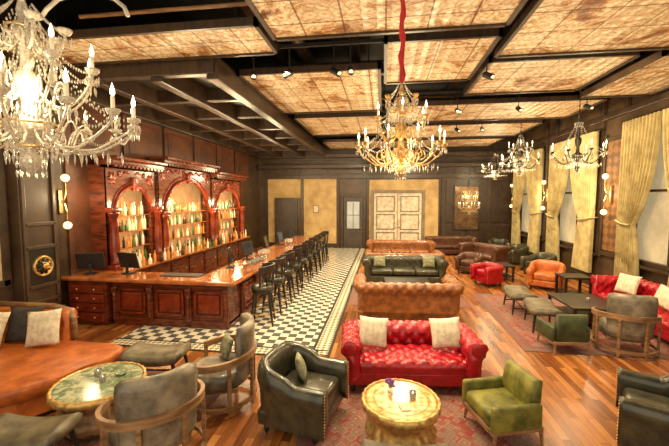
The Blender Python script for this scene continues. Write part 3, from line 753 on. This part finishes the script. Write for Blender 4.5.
# ---------------------------------------------------------------- chandeliers
def chandelier(label,loc,R,H,n,metal,crystal,ztop,cable,tiers=2,beads=True):
    r=thing('chandelier',label,'chandelier',loc)
    g=G(); k=H
    prof=[(0,0),(.02*R,.02*k),(.07*R,.06*k),(.10*R,.10*k),(.04*R,.14*k),(.06*R,.20*k),(.17*R,.25*k),(.19*R,.30*k),(.07*R,.34*k),(.05*R,.42*k),(.11*R,.48*k),(.12*R,.55*k),(.05*R,.60*k),(.04*R,.72*k),(.09*R,.76*k),(.10*R,.82*k),(.03*R,.87*k),(.05*R,.92*k),(.02*R,1.0*k)]
    g.lathe(prof,seg=24,fn=lambda a,j:1+.06*math.cos(a*8)); obj('stem',g,metal if not crystal else CRYS,r,True)
    for t in range(tiers):
        m=(n,max(4,n//2+1),6)[t]; Rt=R*(1,.62,.36)[t]; z0=(.28,.52,.76)[t]*k; zt=(.33,.60,.82)[t]*k
        g=G(); dz=.10 if t<2 else .05
        pts=[(.08*R,0,z0),(.3*Rt,0,z0-dz*k),(.55*Rt,0,z0-dz*1.2*k),(.8*Rt,0,z0-.04*k),(.93*Rt,0,zt-.03*k),(Rt*.95,0,zt)]
        def cr(P,q=5):
            V=[Vector(p) for p in P]; o=[]
            for i in range(len(V)-1):
                a=V[max(i-1,0)];b=V[i];c=V[i+1];d=V[min(i+2,len(V)-1)]
                for s in range(q):
                    u=s/q; o.append(.5*((2*b)+(-a+c)*u+(2*a-5*b+4*c-d)*u*u+(-a+3*b-3*c+d)*u**3))
            o.append(V[-1]); return o
        rr=.010*R+.003
        g.tube(cr(pts),rr,7)
        g.tube(cr([(.35*Rt,0,z0-dz*k),(.42*Rt,0,z0+.0*k),(.5*Rt,0,z0+.02*k),(.54*Rt,0,z0-.04*k),(.48*Rt,0,z0-.06*k)],4),rr*.7,6)
        g.lathe([(.0,0),(.03*R+.01,.0),(.06*R+.005,.02*k),(.065*R+.005,.03*k)],(Rt*.95,0,zt),12)
        arm=obj('arm',g,CRYS if crystal else metal,r,True)
        if t<2:
            g=G(); g.cyl((Rt*.95,0,zt+.01),(Rt*.95,0,zt+.10*k),.013*R+.004,seg=8); obj('candle',g,CANDLE,arm,True)
            g=G(); g.lathe([(0,0),(.014*R+.005,.012*k),(.016*R+.005,.03*k),(.007*R,.06*k),(0,.075*k)],(Rt*.95,0,zt+.10*k),8); obj('bulb',g,BULB,arm,True)
        if beads:
            g=G()
            for q in range(5):
                a=q*2*pi/5; g.octa((Rt*.95+.055*R*math.cos(a),.055*R*math.sin(a),zt-.04*k),.009*R+.003,.032*k)
            for q in range(5): g.octa((Rt*(.3+.13*q),0,z0-.14*k-.02*k),.010*R+.003,.035*k)
            o=obj('crystal_drop',g,CRYS,arm); o['kind']='stuff'
            g=G(); A=Vector((.08*R,0,(.82,.9,.96)[t]*k)); B=Vector((Rt*.93,0,zt+.01)); nb=22
            for q in range(nb+1):
                u=q/nb; p=A.lerp(B,u); p.z-=.20*k*4*u*(1-u)*(.5,.4,.1)[t]; g.octa(p,.008*R+.002,.012*k)
            o=obj('crystal_strand',g,CRYS,arm); o['kind']='stuff'
            g=G(); a2=2*pi/m; B2=Vector((B.x*math.cos(a2),B.x*math.sin(a2),B.z))
            for q in range(14):
                u=(q+.5)/14; p=B.lerp(B2,u); p.z-=.09*k*4*u*(1-u); g.octa(p,.008*R+.002,.012*k)
            o=obj('crystal_swag',g,CRYS,arm); o['kind']='stuff'
        off=0 if t==0 else pi/m
        arm.rotation_euler=(0,0,off)
        for q in range(1,m): clone(arm,parent=r,rot=(0,0,off+2*pi*q/m))
    if beads:
        g=G()
        for rr_,z,m,l in((.12*R,.0,12,.05),(.20*R,.10,18,.05),(.27*R,.22,22,.05),(.14*R,.74,14,.045)):
            for q in range(m):
                a=2*pi*q/m
                for w_ in range(2): g.octa((rr_*math.cos(a),rr_*math.sin(a),z*k+.04*k-w_*.05*k+.02*k),.009*R+.003,l*k*.45)
        o=obj('crystal_fringe',g,CRYS,r); o['kind']='stuff'
        for rr_,z in((.2*R,.16),(.27*R,.29),(.14*R,.82)):
            g=G(); g.tube([(rr_*math.cos(q*pi/12),rr_*math.sin(q*pi/12),z*k) for q in range(24)],.008*R+.003,6,closed=True); obj('ring',g,metal,r,True)
    g=G(); L=ztop-loc[2]
    if cable is RIBBON:
        g.tube([(0.012*math.sin(i*1.3),.012*math.cos(i*1.7),H+(L-H)*i/14) for i in range(15)],[.032+.008*math.sin(i*2) for i in range(15)],8)
    else:
        z=H; i=0
        while z<L-.05:
            i+=1
            g.tube([(.016*math.cos(q*pi/4)*(1 if i%2 else .3),.016*math.cos(q*pi/4)*(0.3 if i%2 else 1),z+.03+.034*math.sin(q*pi/4)) for q in range(8)],.005,5,closed=True); z+=.052
        g.cyl((0,0,H),(0,0,L),.006,seg=5)
    obj('hanging_cord' if cable is RIBBON else 'chain',g,cable,r,True)
    return r
chandelier('large clear crystal chandelier with candle bulbs and bead swags',(-2.86,2.53,2.88),.80,1.42,14,BRASS,True,HC,IRON,3)
chandelier('gilt crystal chandelier with candle bulbs hanging from red ribbon',(.21,4.47,2.92),.55,1.2,10,GOLD,False,5.2,RIBBON,3)
chandelier('black iron candle chandelier with crystal drops',(4.7,9.4,3.3),.6,1.5,8,IRON,False,HC,IRON,1)
chandelier('dark bronze candle chandelier with crystal strands',(4.6,12.8,3.45),.62,1.5,8,IRON,False,HC,IRON,2)
chandelier('dark bronze candle chandelier near the far wall',(4.9,16.4,3.5),.6,1.4,8,IRON,False,HC,IRON,1)
chandelier('small glowing chandelier before the display mirror',(4.1,17.6,1.9),.5,1.2,8,GOLD,False,HC,IRON,2)

# ---------------------------------------------------------------- rugs
def rug(label,loc,rz,w,d):
    r=thing('area_rug',label,'rug',loc,rz)
    g=G(); g.box((0,0,.005),(w,d,.01)); obj('border',g,RUGB,r)
    g=G(); g.box((0,0,.007),(w-.4,d-.4,.012)); obj('field',g,RUG,r)
rug('faded red oriental rug under the coffee table',(.4,4.0,0),4,2.7,3.0)
rug('faded red oriental rug under the lounge group',(4.0,8.3,0),0,3.0,3.8)
rug('faded oriental rug between the chesterfield sofas',(.6,9.7,0),4,3.0,2.0)
rug('worn oriental rug under banquette seating',(-2.95,3.5,0),0,1.5,2.8)
# ---------------------------------------------------------------- furniture
RS=(.39,5.13,0.012); RR=6
chesterfield('red tufted leather chesterfield sofa with two cream pillows',RED,RS,RR,1.86,.88,.74,.018)
for x,a in((-.52,8),(.54,-6)):
    pillow('cream square pillow leaning on red sofa',CREAM,place(RS,RR,(x,-.01,.715)),(rad(-20),rad(a),rad(RR+a)),.44,.44,.15,'cream pillows on the red sofa')
chesterfield('brown leather chesterfield sofa seen from its rolled back',BROWN,(.53,7.85,0),184,2.22,.95,.90,.022,tuftseat=False,nc=3)
GS=(.65,11.2,0)
chesterfield('dark green leather chesterfield sofa with patterned pillows',GREENL,GS,3,2.5,.95,.82,.03,tuftseat=False,nc=3)
for x in(-.75,.8): pillow('small patterned pillow on dark green sofa',SAGE,place(GS,3,(x,.02,.68)),(rad(-20),0,rad(3)),.4,.36,.14,'pillows on the green sofa')
chesterfield('brown leather chesterfield sofa facing the bar lounge',BROWN,(.75,15.2,0),0,2.8,.95,.85,.035,tuftseat=False,nc=3)
chesterfield('brown leather chesterfield sofa backing onto green sofa',BROWN,(.72,12.35,0),183,2.6,.95,.84,.035,tuftseat=False,nc=3)
chesterfield('dark brown leather chesterfield sofa near far wall',DKBR,(3.2,17.2,0),8,2.2,.9,.85,.04,tuftseat=False)
chesterfield('dark brown leather chesterfield loveseat near the curtains',DKBR,(4.0,14.6,0),-50,1.7,.9,.85,.04,tuftseat=False)
R2=(5.52,7.9,0.012)
chesterfield('red tufted leather chesterfield sofa below the window',RED,R2,-90,2.6,.92,.82,.022)
pillow('cream patterned pillow on red window sofa',CREAM,place(R2,-90,(-.75,-.02,.74)),(rad(-20),0,rad(-70)),.5,.46,.16,'cream pillows on window sofa')
pillow('cream patterned pillow on red window sofa',CREAM,place(R2,-90,(.35,-.02,.74)),(rad(-20),rad(8),rad(-80)),.46,.44,.16,'cream pillows on window sofa')
barrel('walnut-framed barrel chair in distressed grey leather beside round table',GREY,(-2.28,3.12,0.012),face(135),.47)
barrel('walnut-framed barrel chair in grey leather with green pillow',GREY,(-2.12,4.28,.012),face(198),.47)
pillow('small sage green pillow on the barrel chair',SAGE,(-2.13,4.46,.66),(rad(-20),0,rad(-50)),.34,.3,.12)
barrel('walnut-framed barrel chair in grey leather facing black table',GREY,(4.25,6.7,0.012),face(75),.46)
CL=(-.94,3.98,0.012)
club('black leather club armchair with brass nailheads',BLACKL,CL,face(-12),.88,.88,.84)
pillow('small patterned pillow on black club chair',SAGE,place(CL,face(-12),(.08,.06,.62)),(rad(-18),rad(10),rad(face(-12)+25)),.32,.3,.12)
velvetchair('olive green velvet armchair with walnut frame',VELV,(1.38,4.1,0.012),face(197),.82)
club('black leather armchair with rounded back',BLACKL,(3.05,4.0,0),face(150),.9,.9,.86)
velvetchair('dark green velvet armchair turned toward black table',VELVD,(3.2,6.6,0.012),face(95),.8)
club('burnt orange leather armchair',TAN,(4.85,11.1,0),face(-120),.9,.9,.8)
club('deep red leather armchair',RED,(3.25,11.3,0),face(-150),.74,.74,.66)
club('dark brown leather armchair near low table',DKBR,(3.1,13.0,0),face(-120),.8,.8,.72)
club('dark leather armchair near the window',BLACKL,(5.4,12.9,0),face(-160),.85,.85,.8)
club('dark leather armchair near the window',BLACKL,(5.4,15.2,0),face(-160),.85,.85,.8)
club('dark leather armchair near far wall',BLACKL,(5.4,17.2,0),face(-100),.85,.85,.8)
r=thing('banquette_sofa','tan leather banquette sofa with rolled walnut-edged back','sofa',(0,0,0))
SP=[(-6.5,3.15),(-4.75,3.15),(-4.45,3.22),(-4.22,3.38),(-4.05,3.65),(-3.92,4.0),(-3.82,4.3),(-3.80,4.55),(-3.9,4.7),(-4.1,4.76),(-6.5,4.76)]
def inset(P,d):
    cx,cy=-5.1,3.95; return [(x+(cx-x)*d,y+(cy-y)*d) for x,y in P]
g=G(); g.prism(SP,.29,.47,.06); obj('seat',g,TAN,r,True)
g=G(); g.prism(inset(SP,.03),.06,.29); obj('base',g,TAN,r)
g=G(); g.prism(inset(SP,.06),.0,.06); obj('plinth',g,BLKWOOD,r)
g=G(); pa=[(-6.5+1.5*k/40,5.0,0,-1,1.5*k/40) for k in range(41)]
sweep(g,pa,[(0,.1),(0,.7),(-.05,.8),(0,.9),(.1,.92),(.2,.86),(.2,.76),(.2,.6),(.25,.4)],26,.25,.03,1.0,cap=(True,True)); obj('backrest',g,TAN,r,True)
g=G(); g.tube([(-6.5,4.93,.93),(-5.3,4.93,.93),(-5.05,4.93,.88),(-4.97,4.93,.75),(-4.96,4.93,.4)],.05,10); obj('wood_trim',g,WALN,r,True)
for k,(x,y,m,l) in enumerate(((-5.86,4.36,CREAM,'cream patterned pillow on tan banquette'),(-5.5,4.6,DARKF,'dark pillow on tan banquette'),(-5.06,4.5,CREAM,'cream floral pillow on tan banquette'))):
    pillow(l,m,(x,y,.74),(rad(-18),rad(6-6*k),rad(10)),.52,.54,.15,'pillows on the tan banquette')
bench('olive leather saddle ottoman with dark legs',OLIVE,(-3.42,2.82,0.012),8,.75,.45,.45)
bench('olive leather saddle ottoman with dark legs',OLIVE,(-3.28,4.6,0.012),6,.8,.5,.45)
bench('olive grey saddle ottoman by the coffee table',OLIVE,(.22,2.95,0.012),3,.78,.45,.42)
bench('brown saddle ottoman with dark legs',OLIVE,(3.3,7.65,0.012),80,.85,.55,.45)
bench('brown saddle ottoman with dark legs',OLIVE,(3.25,8.75,0.012),85,.85,.55,.45)
drum('round green marble coffee table with carved wood drum',MARBG,(-3.34,3.62,0.012),.49)
drum('round amber marble coffee table with gilt scalloped drum',MARBY,(.21,3.74,0.012),.42)
def recttable(label,loc,rz,w,d,h):
    r=thing('black_coffee_table',label,'coffee table',loc,rz)
    g=G(); g.box((0,0,h-.025),(w,d,.05),.01); obj('table_top',g,BLKWOOD,r)
    g=G(); g.box((0,0,.14),(w-.1,d-.1,.03)); obj('shelf',g,BLKWOOD,r)
    for x in(-1,1):
        for y in(-1,1):
            g=G(); g.box((x*(w/2-.05),y*(d/2-.05),(h-.05)/2),(.06,.06,h-.05),.006); obj('leg',g,BLKWOOD,r)
recttable('low black wooden coffee table with lower shelf',(4.35,8.15,.012),0,1.0,1.2,.46)
recttable('black side table behind the window sofa',(5.1,10.1,0),0,.7,.6,.62)
recttable('low black table between sofas',(.65,9.6,.012),3,1.2,.6,.45)
recttable('low black table by the red armchair',(3.9,12.2,0),0,.7,.7,.5)
r=thing('flower_vase','small glass vase with purple flowers on coffee table','vase',(.1,3.85,.516))
g=G(); g.lathe([(0,0),(.03,0),(.035,.04),(.02,.07)],seg=12); obj('vase',g,GLASS,r,True)
random.seed(3)
for k in range(14):
    g=G(); g.ball((random.uniform(-.045,.045),random.uniform(-.045,.045),.09+random.uniform(0,.05)),.02,6); obj('blossom',g,PLANT,r,True)
g=G()
for k in range(6): g.cyl((0,0,.04),(.03*math.cos(k),.03*math.sin(k),.1),.004,seg=5)
obj('stems',g,LEAF,r)
def votive(loc,label):
    r=thing('votive_candle',label,'candle',loc,0,'glass votive candles on tables')
    g=G(); g.lathe([(0,0),(.035,0),(.04,.08),(.036,.08),(.03,.01),(0,.01)],seg=14,caps=False); obj('glass_holder',g,GLASS,r,True)
    g=G(); g.lathe([(0,.01),(.026,.01),(.026,.05),(0,.05)],seg=12); obj('wax',g,CREAM,r)
    g=G(); g.lathe([(0,.05),(.006,.06),(0,.085)],seg=6); obj('flame',g,BULB,r)
votive((.34,3.76,.516),'glass votive candle on amber marble table'); votive((-3.45,3.72,.516),'glass votive candle on green marble table')
votive((-3.28,3.6,.516),'glass votive candle on green marble table'); votive((4.4,8.1,.474),'glass votive candle on black table')
g=G(); g.box((0,0,.006),(.10,.14,.012),.002); o=obj('drinks_menu',g,CREAM,None,False,(.24,3.58,.516),(0,0,.3)); tag(o,'small cream folded card on amber marble table','card')
r=thing('glass_dish','small green glass dish on marble table','dish',(-3.2,3.8,.516)); g=G(); g.lathe([(0,0),(.05,0),(.07,.03),(.06,.03),(.045,.01),(0,.01)],seg=16,caps=False); obj('dish',g,MARBG,r,True)

# ---------------------------------------------------------------- lights
W=bpy.data.worlds.new('world'); scn.world=W; W.use_nodes=True
W.node_tree.nodes['Background'].inputs[0].default_value=(1,.86,.62,1); W.node_tree.nodes['Background'].inputs[1].default_value=1.5
K=.86
def point(loc,e,r=.12,c=(1,.79,.46)):
    l=bpy.data.lights.new('lamp','POINT'); l.energy=e*K; l.shadow_soft_size=r; l.color=c
    o=bpy.data.objects.new('point_light',l); COL.objects.link(o); o.location=loc  # serves fixture lamps and added fill points alike
def spot(loc,tgt,e,ang=120,c=(1,.82,.52)):
    l=bpy.data.lights.new('spot','SPOT'); l.energy=e*K; l.shadow_soft_size=.15; l.color=c; l.spot_size=rad(ang); l.spot_blend=.8
    o=bpy.data.objects.new('spot_light',l); COL.objects.link(o); o.location=loc
    o.rotation_euler=(Vector(tgt)-Vector(loc)).to_track_quat('-Z','Y').to_euler()
point((-2.7,2.4,3.5),32,.12); point((-4.8,4.4,3.4),110,.3); point((.21,4.47,3.2),110,.25); point((4.7,9.4,3.6),170,.25); point((4.6,12.8,3.8),220,.25); point((4.8,16.4,3.8),240,.25)
for y,e in((8.2,80),(10.2,80),(11.4,80),(13.3,70),(14.2,65)): point((-5.8,y,2.5),e,.1,(1,.68,.34))
for (x,y,e) in((-1.7,6.3,600),(.0,6.2,620),(-1.6,10.6,900),(1.8,9.6,750),(-1.6,14.6,950),(3.2,12.3,700),(5.6,6.0,600),(2.2,15.5,950),(-1.8,4.6,360),(1.85,4.9,280)): spot((x,y,4.95),(x+random.uniform(-.4,.4),y+.3,0),e)
spot((-1.0,14.5,4.9),(-4,18.7,2.2),700,90); spot((1.5,14.5,4.9),(1,18.7,2.0),550,80); spot((3,10,4.9),(6.4,13,2.6),900,100); spot((2.5,7,4.9),(6.4,9,2.6),700,100)  # extra spots without fixtures, added to brighten the back and right walls
point((-4.6,8.2,3.7),130,.3); point((-4.6,11,3.7),130,.3); point((-4.6,14.5,3.7),130,.3); point((.5,8.6,3.2),230,.4); point((.5,13.5,3.2),300,.4); point((3.2,6.0,3.0),160,.4); point((-1.2,6.2,2.9),140,.4)  # free-floating fill points, no fixtures, added to brighten bar, ceiling and mid-room
for p_ in((XR-.45,10.8,2.8),(XR-.45,14.6,2.8),(XL+.5,6.6,2.7)): point(p_,45,.1)

cam=bpy.data.cameras.new('camera'); cam.sensor_width=36; cam.lens=350/669*36; cam.clip_end=100
co=bpy.data.objects.new('camera',cam); COL.objects.link(co); co.location=(0,0,2.7); co.rotation_euler=(rad(90-4.1),0,rad(7.9)); scn.camera=co
